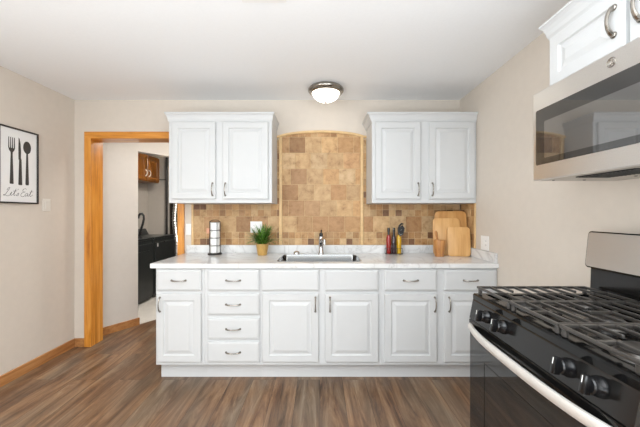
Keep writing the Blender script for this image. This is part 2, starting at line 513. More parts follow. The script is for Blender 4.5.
# ------------------------------------------------------------------ base cabinets
FY = 2.41                                          # front of the cabinet boxes
ZB, ZT = .135, .902
def base_cabinet(label, x0, x1):
    r = thing('base_cabinet', label, 'cabinet', (x0, FY, 0), 0, 'white base cabinets')
    bm = B(); w, dp = x1 - x0 - .0005, YB - FY - .002
    if 'sink base' in label:                          # open on top for the bowl
        box(bm, 0.0005, .018, 0, dp, ZB, ZT); box(bm, w - .018, w, 0, dp, ZB, ZT)
        box(bm, .018, w - .018, 0, .02, ZB, ZT); box(bm, .018, w - .018, dp - .01, dp, ZB, ZT); box(bm, .018, w - .018, .02, dp - .01, ZB, ZB + .018)
    else: box(bm, 0.0005, w, 0, dp, ZB, ZT, .001, 1)
    obj('body', bm, M['white'], r)
    bm = B(); box(bm, .004 if x0 < -1.2 else .0005, x1 - x0 - .0005, .075, YB - FY - .01, 0, ZB)
    obj('toe_kick', bm, M['white'], r)
    return r
Z1, Z2 = .724, .887
DZ0, DZ1 = .164, .699
hz = .617
r = base_cabinet('narrow white base cabinet at the doorway end, one drawer over one door', -1.296, -.914); o_ = -1.296
add_drawer(r, -1.281 - o_, -.934 - o_, Z1, Z2); add_door(r, -1.281 - o_, -.934 - o_, DZ0, DZ1, -1.254 - o_, hz)
r = base_cabinet('white base cabinet with a stack of four drawers', -.914, -.470); o_ = -.914
for z0, z1 in ((Z1, Z2), (.536, .699), (.344, .506), (.164, .321)): add_drawer(r, -.882 - o_, -.479 - o_, z0, z1)
r = base_cabinet('white sink base cabinet with two blank fronts over two doors below the sink', -.470, .482); o_ = -.470
add_drawer(r, -.458 - o_, -.009 - o_, Z1, Z2, False, 'false_front'); add_drawer(r, .039 - o_, .458 - o_, Z1, Z2, False, 'false_front')
add_door(r, -.452 - o_, -.012 - o_, DZ0, DZ1, -.036 - o_, hz); add_door(r, .039 - o_, .458 - o_, DZ0, DZ1, .078 - o_, hz)
r = base_cabinet('white base cabinet with two drawers over two doors, partly behind the range', .482, XR); o_ = .482
add_drawer(r, .506 - o_, .917 - o_, Z1, Z2); add_drawer(r, .976 - o_, 1.387 - o_, Z1, Z2)
add_door(r, .506 - o_, .917 - o_, DZ0, DZ1, .900 - o_, hz); add_door(r, .976 - o_, 1.387 - o_, DZ0, DZ1, 1.012 - o_, hz)

# ------------------------------------------------------------------ countertop with its upstand
CT0, CT = .902, .938
SX0, SX1, SY0, SY1 = -.345, .335, 2.50, 2.90
ct = thing('countertop', 'white grey-veined quartz countertop over the base cabinets', 'countertop', (0, 0, CT0))
bm = B()
def ctbox(x0, x1, y0, y1): box(bm, x0, x1, y0, y1, 0, CT - CT0)
# one slab with a hole, built from an outline with a slit so the top stays one surface
CX0, CX1, CY0, CY1 = -1.329, XR - .001, 2.385, YB - .001
xs = [CX0, SX0, SX1, CX1]; ys = [CY0, SY0, SY1, CY1]
gv = {}
for zi, z in enumerate((0, CT - CT0)):
    for i, x in enumerate(xs):
        for j, y in enumerate(ys): gv[(zi, i, j)] = bm.verts.new((x, y, z))
for i in range(3):
    for j in range(3):
        if i == 1 and j == 1: continue
        for zi in (0, 1): bm.faces.new([gv[(zi, i, j)], gv[(zi, i + 1, j)], gv[(zi, i + 1, j + 1)], gv[(zi, i, j + 1)]])
def side(a, b): bm.faces.new([gv[(0,) + a], gv[(0,) + b], gv[(1,) + b], gv[(1,) + a]])
for i in range(3): side((i, 0), (i + 1, 0)); side((i, 3), (i + 1, 3))
for j in range(3): side((0, j), (0, j + 1)); side((3, j), (3, j + 1))
side((1, 1), (2, 1)); side((1, 2), (2, 2)); side((1, 1), (1, 2)); side((2, 1), (2, 2))
obj('slab', bm, M['counter'], ct)
bm = B()
box(bm, -1.329, CX1, YB - .021, YB - .001, CT + .0003, 1.016, .002, 1)
tag(obj('counter_upstand', bm, M['counter']), 'low white quartz upstand running along the back of the counter', 'upstand')
bm = B(); box(bm, CX1 - .02, CX1, 2.40, YB - .022, CT + .0003, 1.016, .002, 1)
tag(obj('counter_upstand', bm, M['counter']), 'short white quartz upstand on the right wall at the counter end', 'upstand')

# ------------------------------------------------------------------ sink, faucet
sk = thing('kitchen_sink', 'stainless steel sink set into the countertop', 'sink', (-.005, 2.70, CT + .0005))
bm = B()
w, d = SX1 - SX0, SY1 - SY0
rings = []
for ins, z in ((-.010, 0.0), (-.009, .0018), (.001, .0015), (.004, -.006), (.011, -.165), (.012, -.18), (.05, -.215), (.20, -.22)):
    hw, hd = w / 2 - ins, d / 2 - min(ins, .18)
    rings.append([bm.verts.new((x, y, z)) for x, y in rrect(2 * hw, 2 * hd, .035)])
for a, b in zip(rings, rings[1:]):
    n = len(a)
    for k in range(n): bm.faces.new([a[k], a[(k + 1) % n], b[(k + 1) % n], b[k]])
bm.faces.new(rings[-1])
obj('bowl', bm, M['sinksteel'], sk, True, 24)
bm = B(); lathe(bm, [(0, -.214), (.04, -.214), (.045, -.218), (.045, -.2195)], 24); obj('drain', bm, M['chrome'], sk, True)

fc = thing('faucet', 'chrome single-lever faucet standing behind the sink', 'faucet', (.01, 2.945, CT))
bm = B(); lathe(bm, [(0, 0), (.032, 0), (.032, .006), (.027, .012), (.024, .016), (.0215, .06), (.0215, .135), (.024, .14), (.024, .165), (.019, .172), (0, .174)], 24)
obj('body', bm, M['chrome'], fc, True)
bm = B()
pts = [(0, -.01, .12)] + [(0.004 + .026 * t, -.02 - .15 * t, .125 + .045 * math.sin(t * 1.9) - .02 * t * t) for t in [i / 10 for i in range(11)]] + [(.031, -.178, .112)]
tube(bm, pts, [.014] * 10 + [.0145, .0145, .0145], 12); obj('spout', bm, M['chrome'], fc, True)
bm = B()
lathe(bm, [(0, .170), (.017, .172), (.018, .190), (.012, .205), (0, .208)], 20)
tube(bm, [(0, 0, .195), (.002, .02, .212), (.004, .05, .226)], [.008, .007, .006], 10)
obj('lever', bm, M['blackplastic'], fc, True)
sc = B(); lathe(sc, [(0, 0), (.034, 0), (.034, .006), (.031, .016), (.022, .026), (.010, .031), (0, .032)], 24)
o = obj('sink_hole_cap', sc, M['chrome'], None, True); o.location = (-.226, 2.955, CT)
tag(o, 'small chrome cap on the counter left of the faucet', 'sink fitting')

# ------------------------------------------------------------------ tiled backsplash
BSG = 'travertine tile backsplashes'
bs_c = thing('tile_backsplash', 'tall arched tan tile backsplash panel behind the faucet', 'backsplash', (0, YB, 0), 0, BSG)
bs_l = thing('tile_backsplash', 'tan tile backsplash between the doorway and the arch, behind the plant', 'backsplash', (0, YB, 0), 0, BSG)
bs_r = thing('tile_backsplash', 'tan tile backsplash right of the arch, behind the bottles', 'backsplash', (0, YB, 0), 0, BSG)
bs_s = thing('tile_backsplash', 'narrow tan tile return on the right wall beside the cutting boards', 'backsplash', (0, YB, 0), 0, BSG)
LT = [(196, 156, 108), (190, 149, 102), (202, 166, 120), (182, 140, 94), (208, 176, 134), (194, 154, 110), (200, 166, 122)]
MID = [(166, 126, 84), (174, 134, 92)]
DK = [(128, 92, 64), (120, 84, 58), (138, 104, 76), (142, 100, 62)]
def arch_z(x):
    c = .012; half = .43
    t = min(1, abs(x - c) / half)
    return 2.080 + .088 * math.sqrt(max(0, 1 - (t * .92) ** 2)) - .088 * math.sqrt(1 - .92 ** 2)
def pick(small):
    u = random.random()
    if small: c = random.choice(DK) if u < .12 else random.choice(MID) if u < .26 else random.choice(LT)
    else: c = random.choice(MID) if u < .2 else random.choice(LT)
    k = random.uniform(.94, 1.05)
    return tuple(min(255, v * k) for v in c)
def tiles(bm, lay, rects, place, top=None):
    """rects: (u0,u1,z0,z1,rgb); place(u, out, z) -> point; each tile a small bevelled slab"""
    g = .0016
    for u0, u1, z0, z1, rgb in rects:
        u0 += g; u1 -= g; z0 += g; z1 -= g
        if u1 - u0 < .006 or z1 - z0 < .006: continue
        def outline(i):
            lo = [(u0 + i, z0 + i), (u1 - i, z0 + i)]
            if top is None: return lo + [(u1 - i, z1 - i), (u0 + i, z1 - i)]
            return lo + [(u1 - i - (u1 - u0 - 2 * i) * k / 6, min(z1, top(u1 - (u1 - u0) * k / 6)) - i) for k in range(7)]
        if top is not None and min(top(u0), top(u1)) - z0 < .008: continue
        a = [bm.verts.new(place(u, 0.0, z)) for u, z in outline(0)]
        b = [bm.verts.new(place(u, .004, z)) for u, z in outline(0)]
        c = [bm.verts.new(place(u, .0055, z)) for u, z in outline(.002)]
        n = len(a); fs = [bm.faces.new(c)]
        for p, q in ((a, b), (b, c)):
            for k in range(n): fs.append(bm.faces.new([p[k], p[(k + 1) % n], q[(k + 1) % n], q[k]]))
        col = srgb(*rgb)
        for f in fs:
            for l in f.loops: l[lay] = col
            f.material_index = 0
TZ = 1.0163; SM = .064; BG = .158
def field(bs_, name, u0, u1, place, rects, back, top=None):
    bm = B(); lay = bm.loops.layers.float_color.new('tint')
    tiles(bm, lay, rects, place, top)
    for q in back:                                     # grout bed, 2 mm thick
        zs = q[2:]
        if top is None: out = [(q[0], q[2]), (q[1], q[2]), (q[1], q[3]), (q[0], q[3])]
        else: out = [(q[0], q[2]), (q[1], q[2])] + [(q[1] - (q[1] - q[0]) * k / 24, top(q[1] - (q[1] - q[0]) * k / 24)) for k in range(25)]
        a = [bm.verts.new(place(u, .0005, z)) for u, z in out]; b = [bm.verts.new(place(u, .0035, z)) for u, z in out]
        n = len(a)
        for f in [b] + [[a[k], a[(k + 1) % n], b[(k + 1) % n], b[k]] for k in range(n)]: bm.faces.new(f).material_index = 1
    return obj(name, bm, [M['tile'], M['grout']], bs_)
def mosaic_row(u0, u1, z0, off=0.0, dark=None):
    out = []; u = u0 - off; i = 0
    while u < u1 - .004:
        out.append((max(u, u0), min(u + SM, u1), z0, z0 + SM, pick(True))); u += SM; i += 1
    return out
def big_row(u0, u1, z0, off, h=BG):
    out = []; u = u0 - off
    while u < u1 - .004:
        out.append((max(u, u0), min(u + BG + .003, u1), z0, z0 + h, pick(False))); u += BG + .003
    return out
def side_rects(u0, u1):
    o = []
    o += mosaic_row(u0, u1, TZ) + mosaic_row(u0, u1, TZ + SM)
    o += big_row(u0, u1, TZ + 2 * SM, .06)
    o += mosaic_row(u0, u1, TZ + 2 * SM + BG) + mosaic_row(u0, u1, TZ + 3 * SM + BG)
    return [(a, b, c, min(d, TZ + 4 * SM + BG - .008), e) for a, b, c, d, e in o]
pb = lambda u, o, z: (u, -.001 - o, z)                 # on the back wall (root is at y = YB)
pr = lambda u, o, z: (XR - .001 - o, u - YB, z)        # on the right wall, u = depth
zt = TZ + 4 * SM + BG - .008                                  # just under the wall cabinets
PL0, PL1, PR0, PR1 = -.408, -.378, .4026, .433
field(bs_l, 'tile_panel', -1.262, PL0, pb, side_rects(-1.262, PL0), [(-1.262, PL0, TZ, zt)])
field(bs_r, 'tile_panel', PR1, XR - .004, pb, side_rects(PR1, XR - .008), [(PR1, XR - .004, TZ, zt)])
field(bs_s, 'tile_panel', 2.755, YB - .009, pr, side_rects(2.755, YB - .009), [(2.755, YB - .009, TZ, zt)])
def strip(u0, u1):
    o = []; z = zt
    while z < 2.06: o.append((u0, u1, z, z + SM, pick(True))); z += SM
    return o
field(bs_c, 'edge_strip', -.427, PL0, pb, strip(-.427, PL0), [(-.427, PL0, zt, 2.075)])
field(bs_c, 'edge_strip', PR1, .462, pb, strip(PR1, .462), [(PR1, .462, zt, 2.075)])
rc = mosaic_row(PL1, PR0, TZ) + mosaic_row(PL1, PR0, TZ + SM)
z = TZ + 2 * SM
for k in range(6):
    rc += big_row(PL1, PR0, z, (.02, .10, .0, .075, .035, .09)[k]); z += BG
rc += mosaic_row(PL1, PR0, z, .03)
field(bs_c, 'center_panel', PL1, PR0, pb, rc, [(PL1, PR0, TZ, 2.2)], arch_z)
def pencil(bm, pts, r):
    tube(bm, pts, r, 10)
bm = B(); 
for u0, u1 in ((PL0, PL1),): box(bm, u0, u1, -.02, -.001, TZ, arch_z(u1), .006)
obj('pilaster', bm, M['tiletrim'], bs_c, True)
bm = B(); box(bm, PR0, PR1, -.02, -.001, TZ, arch_z(PR0), .006); obj('pilaster', bm, M['tiletrim'], bs_c, True)
bm = B()
N = 32; a = []; 
prof = [(-.001, 0), (-.016, 0), (-.022, .006), (-.022, .019), (-.016, .025), (-.001, .025)]
rows = []
for k in range(N + 1):
    x = -.428 + (.463 + .428) * k / N
    rows.append([bm.verts.new((x, y, arch_z(x) + z)) for y, z in prof])
for k in range(N):
    for j in range(len(prof)):
        j2 = (j + 1) % len(prof)
        bm.faces.new([rows[k][j], rows[k][j2], rows[k + 1][j2], rows[k + 1][j]])
bm.faces.new(rows[0]); bm.faces.new(rows[-1][::-1])
obj('arch_trim', bm, M['tiletrim'], bs_c, True)
bm = B(); box(bm, -1.284, -1.262, -.012, -.001, TZ, zt, .003); obj('edge_trim', bm, M['tiletrim'], bs_l)
bm = B(); box(bm, XR - .012, XR - .001, 2.733 - YB, 2.755 - YB, TZ, zt, .003); obj('edge_trim', bm, M['tiletrim'], bs_s)

# ------------------------------------------------------------------ wall cabinets
def crown(bm, x0, x1, depth, zb, zt2, lo, ro, y0=-.0, front=.035):
    """stepped cornice running round left side, front and right side"""
    prof = [(0, 0), (.12, 0), (.16, .10), (.30, .22), (.42, .45), (.62, .68), (.86, .80), (.90, .84), (1.0, .86), (1.0, 1.0), (0, 1.0)]
    rows = []
    for o, h in prof:
        z = zb + (zt2 - zb) * h
        rows.append([bm.verts.new(p) for p in ((x0 - lo * o, depth, z), (x0 - lo * o, y0 - front * o, z), (x1 + ro * o, y0 - front * o, z), (x1 + ro * o, depth, z))])
    for a, b in zip(rows, rows[1:] + rows[:1]):
        for k in range(3): bm.faces.new([a[k], a[k + 1], b[k + 1], b[k]])
    bm.faces.new([r_[0] for r_ in rows]); bm.faces.new([r_[3] for r_ in rows][::-1])
def wall_cabinet(label, loc, rotz, w, dep, z0, z1, zc, doors, lo, ro, group, L=.11):
    r = thing('upper_cabinet', label, 'cabinet', loc, rotz, group)
    bm = B(); box(bm, 0, w, 0, dep, z0, z1, .0015, 1); obj('body', bm, M['white'], r)
    bm = B(); crown(bm, 0, w, dep, z1 - .058, zc, lo, ro, -.0005); obj('crown', bm, M['white'], r)
    for x0, x1, a, b, hx, hz_ in doors: add_door(r, x0, x1, a, b, hx, hz_, L=L)
    return r
UG = 'white wall cabinets beside the arch'
UY = 2.73; ud = YB - UY - .001
wall_cabinet('white two-door wall cabinet hanging beside the orange wood doorway', (-1.352, UY, 0), 0, .922, ud, 1.424, 2.21, 2.228,
             [(.034, .422, 1.459, 2.144, .397, 1.545), (.486, .890, 1.459, 2.144, .511, 1.545)], .026, .022, UG)
wall_cabinet('white two-door wall cabinet hanging above the cutting boards', (.465, UY, 0), 0, XR - .002 - .465, ud, 1.424, 2.21, 2.228,
             [(.030, .431, 1.459, 2.144, .407, 1.545), (.508, .912, 1.459, 2.144, .534, 1.545)], .046, .0, UG)
# over the microwave: local x runs from the far end towards the camera, local y into the right wall
RY = 1.447
wall_cabinet('white two-door cabinet above the microwave with nickel pulls', (1.092, RY, 0), -PI / 2, .762, XR - .001 - 1.092, 1.893, 2.21, 2.228,
             [(.020, .373, 1.915, 2.144, .335, 2.03), (.389, .742, 1.915, 2.144, .428, 2.03)], .026, .022, 'cabinets over the range', .10)

# ------------------------------------------------------------------ microwave
mw = thing('microwave', 'stainless over-the-range microwave with a dark glass door', 'microwave', (1.009, RY - .002, 1.484), -PI / 2)
mz, mwid = .4065, .758
bm = B(); box(bm, 0, mwid, .030, XR - .002 - 1.009, 0.012, mz, .002, 1); obj('body', bm, M['blackplastic'], mw)
bm = B(); box(bm, 0, .60, 0, .029, .0, mz, .004); dr = obj('door', bm, M['steel'], mw)
bm = B(); prism(bm, [(p[0] + .30, p[1] + .195) for p in rrect(.556, .252, .008)], (0, .004, 0), (0, -.002, 0), (1, 0, 0), (0, 0, 1)); dw = obj('door_window', bm, M['glass'], dr)
bm = B(); prism(bm, [(p[0] + .305, p[1] + .178) for p in rrect(.46, .165, .006)], (0, .002, 0), (0, -.0022, 0), (1, 0, 0), (0, 0, 1)); obj('mesh_screen', bm, M['screen'], dr)
bm = B()                                              # round monogram badge above the window
ring = [(.39 + .0155 * math.cos(2 * PI * k / 28), -.0018, .369 + .0155 * math.sin(2 * PI * k / 28)) for k in range(28)]
tube(bm, ring, .0014, 6, True)
sp = lambda pts: tube(bm, [(.39 + a * .0115, -.0014, .369 + b * .0115) for a, b in pts], .0011, 6)
sp([(-.05, .55), (-.45, .72), (-.8, .3), (-.7, -.35), (-.3, -.5), (-.05, -.1), (-.12, -.62), (-.5, -.85), (-.75, -.7)])
sp([(.75, .55), (.45, .75), (.2, .45), (.42, .12), (.15, -.2), (.25, -.65), (.6, -.7), (.85, -.35)])
obj('badge', bm, M['nickel'], dr, True)
bm = B(); box(bm, .602, mwid, 0, .029, .0, mz, .004); cp = obj('control_panel', bm, M['steel'], mw)
bm = B(); box(bm, .615, mwid - .013, -.002, .002, .06, mz - .05, .001); obj('keypad', bm, M['glass'], cp)
bm = B(); tube(bm, [(.575, 0, .05), (.575, -.03, .07), (.575, -.036, .2), (.575, -.03, .33), (.575, 0, .35)], .009, 10); obj('handle', bm, M['steel'], dr, True)
bm = B(); box(bm, .004, mwid - .004, .03, XR - .004 - 1.009, .0, .0118, .002, 1); un = obj('underside', bm, M['under'], mw)
for x0 in (.17, .44):
    bm = B(); box(bm, x0, x0 + .24, .06, .20, -.004, .0, .001)
    for k in range(14): box(bm, x0 + .008 + k * .0165, x0 + .012 + k * .0165, .065, .195, -.0055, -.004)
    obj('grease_filter', bm, M['grille'], un)
bm = B(); box(bm, .30, .46, .25, .31, -.003, 0, .001); obj('light_cover', bm, M['plastic'], un)
for x, y in ((.035, .07), (.05, .2), (.2, .28)):
    bm = B(); lathe(bm, [(0, -.003), (.005, -.002), (.006, 0)], 10, (x, y, 0)); obj('screw', bm, M['blackplastic'], un)

# ------------------------------------------------------------------ gas range
RX = .7274
rg = thing('gas_range', 'black freestanding gas range with stainless handle and backguard', 'range', (RX, 1.45, 0), -PI / 2)
RW, RD = .762, XR - .012 - RX
bm = B(); box(bm, 0.003, RW - .003, .006, RD - .01, .06, .925, .004); obj('body', bm, M['blackgloss'], rg)
for x, y in ((.05, .06), (RW - .05, .06), (.05, RD - .06), (RW - .05, RD - .06)):
    bm = B(); lathe(bm, [(0, 0), (.02, 0), (.02, .012), (.01, .015), (.01, .0601), (0, .0601)], 14, (x, y, 0)); obj('foot', bm, M['blackplastic'], rg)
bm = B()                                              # cooktop: pan with a raised rim and a recessed well
rows = []
for (ix, iy0, iy1), z in (((0, 0, .0), .9255), ((0, 0, .0), .946), ((.003, .004, .002), .952), ((.026, .045, .06), .952), ((.036, .055, .07), .940), ((.05, .07, .085), .938)):
    rows.append([bm.verts.new(p) for p in ((ix, iy0, z), (RW - ix, iy0, z), (RW - ix, RD - .09 - iy1 + .02, z), (ix, RD - .09 - iy1 + .02, z))])
bm.faces.new(rows[0][::-1])
for a, b in zip(rows, rows[1:]):
    for k in range(4): bm.faces.new([a[k], a[(k + 1) % 4], b[(k + 1) % 4], b[k]])
bm.faces.new(rows[-1]); obj('cooktop', bm, M['blackgloss'], rg)
bm = B()                                              # sloping control panel
prism(bm, [(.0, .925), (.0055, .925), (.0055, .836), (-.018, .836), (-.017, .842), (-.002, .920)], (RW - .004, 0, 0), (.002, 0, 0), (0, 1, 0), (0, 0, 1))
cpn = obj('control_panel', bm, M['panelblack'], rg)
for x in (.14, .255, .570, .668):
    kb = B()
    lathe(kb, [(0, .004), (.025, .004), (.027, 0), (.026, -.006), (.0235, -.010), (.022, -.026), (.019, -.029), (0, -.0295)], 28, (0, 0, 0), 'y')
    box(kb, -.0075, .0075, -.046, -.024, -.0245, .0245, .003)
    k = obj('knob', kb, M['knob'], rg, True, 35); k.location = (x, -.012, .886); k.rotation_euler = (-.17, 0, 0)
    mk = B(); box(mk, -.001, .001, -.0468, -.0455, .004, .022); m_ = obj('pointer', mk, M['plastic'], k)
bm = B(); box(bm, .004, RW - .004, -.022, .006, .800, .834, .004); obj('vent_trim', bm, M['blackgloss'], rg)
bm = B(); box(bm, .004, RW - .004, -.018, .0055, .245, .797, .004); dr = obj('oven_door', bm, M['ovenglass'], rg)
bm = B()
for x0, x1, z0, z1 in ((.13, RW - .13, .34, .344), (.13, RW - .13, .680, .684), (.13, .134, .344, .68), (RW - .134, RW - .13, .344, .68)):
    box(bm, x0, x1, -.0188, -.0175, z0, z1)
obj('window_border', bm, M['panelblack'], dr)
bm = B()                                              # broad bowed handle bar
rows = []; NH = 40
for k in range(NH + 1):
    t = k / NH; x = .012 + (RW - .024) * t
    bow = 1 - (2 * t - 1) ** 4
    bow2 = 1 - (2 * t - 1) ** 2
    yc = -.020 - .026 * bow - .018 * bow2
    zc = .800 + .004 * bow2
    hh, th = .0165, .006
    sec = [(yc + th, zc - hh), (yc - th * .4, zc - hh), (yc - th, zc - hh * .6), (yc - th, zc + hh * .6), (yc - th * .4, zc + hh), (yc + th, zc + hh)]
    rows.append([bm.verts.new((x, y, z)) for y, z in sec])
for a, b in zip(rows, rows[1:]):
    for j in range(6): bm.faces.new([a[j], a[(j + 1) % 6], b[(j + 1) % 6], b[j]])
bm.faces.new(rows[0]); bm.faces.new(rows[-1][::-1])
for x in (.016, RW - .046): box(bm, x, x + .03, -.034, -.016, .790, .812, .003)
obj('handle', bm, M['handlesteel'], dr, True, 50)
bm = B(); box(bm, .004, RW - .004, -.016, .0055, .065, .24, .004); obj('bottom_drawer', bm, M['blackgloss'], rg)
# backguard
bm = B(); prism(bm, [(RD - .108, .925), (RD, .925), (RD, 1.085), (RD - .10, 1.085), (RD - .104, 1.07)], (RW - .008, 0, 0), (.004, 0, 0), (0, 1, 0), (0, 0, 1))
obj('backguard_base', bm, M['panelblack'], rg)
bm = B()
tilt = .11
out = [(p[0] + RW / 2, p[1]) for p in rrect(RW - .002, .170, .018)]
bgm = Matrix.Translation((0, RD - .124, 1.163)) @ Matrix.Rotation(-tilt, 4, 'X')
t_ = B(); prism(t_, out, (0, .05, 0), (0, 0.003, 0), (1, 0, 0), (0, 0, 1)); merge(bm, t_, 0, bgm); bgd = obj('backguard', bm, M['blackgloss'], rg)
bm = B(); t_ = B(); prism(t_, [(p[0] + RW / 2, p[1]) for p in rrect(RW - .014, .158, .013)], (0, .006, 0), (0, -.001, 0), (1, 0, 0), (0, 0, 1)); merge(bm, t_, 0, bgm)
sp_ = obj('steel_face', bm, M['guardsteel'], bgd)
bm = B(); t_ = B(); prism(t_, [(p[0] + RW / 2, p[1]) for p in rrect(.22, .09, .006)], (0, .003, 0), (0, -.003, 0), (1, 0, 0), (0, 0, 1)); merge(bm, t_, 0, bgm)
obj('clock_panel', bm, M['glass'], bgd)
# burners
for x, y, r_ in ((.14, .15, .042), (.14, .41, .034), (.381, .28, .046), (.622, .15, .05), (.622, .41, .036)):
    bm = B(); lathe(bm, [(0, .938), (r_ + .02, .9385), (r_ + .016, .944), (r_ + .003, .948), (r_ + .001, .957), (0, .957)], 28, (x, y, 0)); bn = obj('burner', bm, M['burnerbase'], rg, True, 35)
    bm = B(); lathe(bm, [(0, .957), (r_, .957), (r_ + .001, .961), (r_ - .004, .966), (0, .967)], 28, (x, y, 0)); obj('burner_cap', bm, M['iron'], bn, True, 35)

# cast-iron grates: lift off, so each is its own thing
GD, GZ = .50, .036                                     # depth, top above the cooktop rim
def grate_bars(w, centre=False):
    bm = B(); h = .011; b = .0052
    def bar(x0, x1, y0, y1, z0=GZ - h, z1=GZ): box(bm, x0, x1, y0, y1, z0, z1, .002, 1)
    # frame
    for y in (0, GD): bar(0, w, y - b, y + b)
    for x in (b, w - b): bar(x - b, x + b, 0, GD)
    # long fingers running along the range, broken above the burners
    ys = [GD * k / 9 for k in range(1, 9)]
    cs = [.11, .39] if not centre else [.222]
    for y in ys:
        near = min(abs(y - c) for c in cs)
        gap = .034 if near < .02 else 0
        if gap: bar(0, w / 2 - gap, y - b * .85, y + b * .85); bar(w / 2 + gap, w, y - b * .85, y + b * .85)
        else: bar(0, w, y - b * .85, y + b * .85)
    # cross fingers
    bar(w / 2 - b, w / 2 + b, GD * .5 - .05, GD * .5 + .05)
    bar(w / 2 - b, w / 2 + b, 0, .07); bar(w / 2 - b, w / 2 + b, GD - .07, GD)
    return bm
def grate_foot(x, y):
    bm = B()
    box(bm, x - .008, x + .008, y - .007, y + .007, .0, GZ - .010, .003, 1)
    return bm
def make_grate(w, label, centre, loc):
    g = thing('stove_grate', label, 'grate', loc, -PI / 2, 'cast-iron grates on the range')
    obj('bars', grate_bars(w, centre), M['iron'], g)
    for x in (.012, w - .012):
        for y in (.006, GD - .006): obj('foot', grate_foot(x, y), M['iron'], g)
    return g
gw = .243
gz0 = .9522
gx = RX + .016
make_grate(gw, 'black cast-iron stove grate at the far end, nearest the countertop', False, (gx, 1.45 - .012, gz0))
make_grate(gw, 'black cast-iron stove grate in the middle of the range', True, (gx, 1.45 - .012 - gw - .004, gz0))
make_grate(gw, 'black cast-iron stove grate at the near end, cut off by the photo edge', False, (gx, 1.45 - .012 - 2 * (gw + .004), gz0))

# ------------------------------------------------------------------ ceiling light and vent
cl = thing('ceiling_light', 'round flush ceiling light with a nickel rim above the sink', 'ceiling light', (.053, 2.75, H))
bm = B(); lathe(bm, [(0, -.0005), (.135, -.0005), (.152, -.008), (.161, -.022), (.161, -.032), (.152, -.044), (.138, -.054), (.128, -.056), (.124, -.050), (.124, -.02), (0, -.02)], 48); obj('rim', bm, M['nickel'], cl, True)
bm = B(); lathe(bm, [(.1235, -.048), (.122, -.060), (.113, -.080), (.094, -.101), (.066, -.117), (.034, -.127), (.008, -.130), (0, -.130)], 48); obj('glass_bowl', bm, M['lampglass'], cl, True)
bm = B(); lathe(bm, [(0, -.129), (.009, -.130), (.010, -.134), (.006, -.138), (.004, -.141), (0, -.142)], 16); obj('finial', bm, M['nickel'], cl, True)
bm = B()
x0, x1, y0, y1 = -.415, -.18, 1.36, 1.635
box(bm, x0, x1, y0, y1, H - .006, H - .0005, .002, 1)
for k in range(9): box(bm, x0 + .02, x1 - .02, y0 + .025 + k * .026, y0 + .037 + k * .026, H - .010, H - .006)
o = obj('ceiling_vent', bm, M['plastic']); tag(o, 'white slatted air vent in the ceiling at the top edge', 'vent')

# ------------------------------------------------------------------ wall plates
def plate(name, label, cat, loc, rotz, w, h, kinds, mat='plastic', group=None):
    t = thing(name, label, cat, loc, rotz, group)
    bm = B(); box(bm, -w / 2, w / 2, -.006, -.0005, -h / 2, h / 2, .002); obj('cover_plate', bm, M[mat], t)
    n = len(kinds)
    for i, k in enumerate(kinds):
        cx = (i - (n - 1) / 2) * .046
        if k == 'switch':
            bm = B(); box(bm, cx - .016, cx + .016, -.009, -.005, -.033, .033, .002); obj('rocker', bm, M[mat], t)
        else:
            bm = B(); box(bm, cx - .016, cx + .016, -.008, -.005, -.033, .033, .002); so = obj('socket', bm, M[mat], t)
            for zc in (-.017, .017):
                for dx in (-.006, .006):
                    bm = B(); box(bm, cx + dx - .001, cx + dx + .001, -.0084, -.0078, zc - .004, zc + .006); obj('slot', bm, M['blackplastic'], so)
    return t
plate('light_switch', 'cream light switch on the left wall beside the utensil picture', 'light switch', (XL, 2.735, 1.406), PI / 2, .078, .112, ['switch'], 'switchplate')
plate('light_switch', 'white light switch between the doorway casing and the tiles', 'light switch', (-1.313, YB, 1.172), 0, .052, .112, ['switch'])
plate('wall_outlet', 'white double outlet on the tiles behind the potted plant', 'outlet', (-.635, YB - .0065, 1.195), 0, .118, .112, ['socket', 'switch'])
plate('wall_outlet', 'white double outlet on the right wall above the counter end', 'outlet', (XR, 2.585, 1.080), -PI / 2, .122, .122, ['switch', 'socket'])

# ------------------------------------------------------------------ framed utensil print
pic = thing('framed_picture', 'black-framed white print of fork, knife and spoon over a script line', 'picture', (XL, 2.478, 1.7135), PI / 2)
PW, PH = .33, .605
bm = B()
for x0, x1, z0, z1 in ((-PW / 2, PW / 2, PH / 2 - .012, PH / 2), (-PW / 2, PW / 2, -PH / 2, -PH / 2 + .012), (-PW / 2, -PW / 2 + .012, -PH / 2 + .012, PH / 2 - .012), (PW / 2 - .012, PW / 2, -PH / 2 + .012, PH / 2 - .012)):
    box(bm, x0, x1, -.02, -.001, z0, z1, .0015, 1)
obj('frame', bm, M['frame'], pic)
bm = B(); box(bm, -PW / 2 + .011, PW / 2 - .011, -.010, -.002, -PH / 2 + .011, PH / 2 - .011); pt = obj('print', bm, M['paperwhite'], pic)
def flat(bm, poly): prism(bm, poly, (0, -.0006, 0), (0, -.0101, 0), (1, 0, 0), (0, 0, 1))
bm = B()                                              # fork
fx = -.060
ft, fb = .222, -.148
flat(bm, [(fx - .026, ft - .085), (fx - .020, ft - .105), (fx - .009, ft - .118), (fx - .008, ft - .135), (fx - .015, fb + .02), (fx - .016, fb + .004), (fx - .012, fb), (fx + .012, fb), (fx + .016, fb + .004), (fx + .015, fb + .02), (fx + .008, ft - .135), (fx + .009, ft - .118), (fx + .020, ft - .105), (fx + .026, ft - .085)])
for k in range(4):
    c = fx - .0225 + k * .015
    flat(bm, [(c - .0045, ft - .086), (c - .0028, ft), (c + .0028, ft), (c + .0045, ft - .086)])
obj('printed_fork', bm, M['ink'], pt)
bm = B(); kx = .008
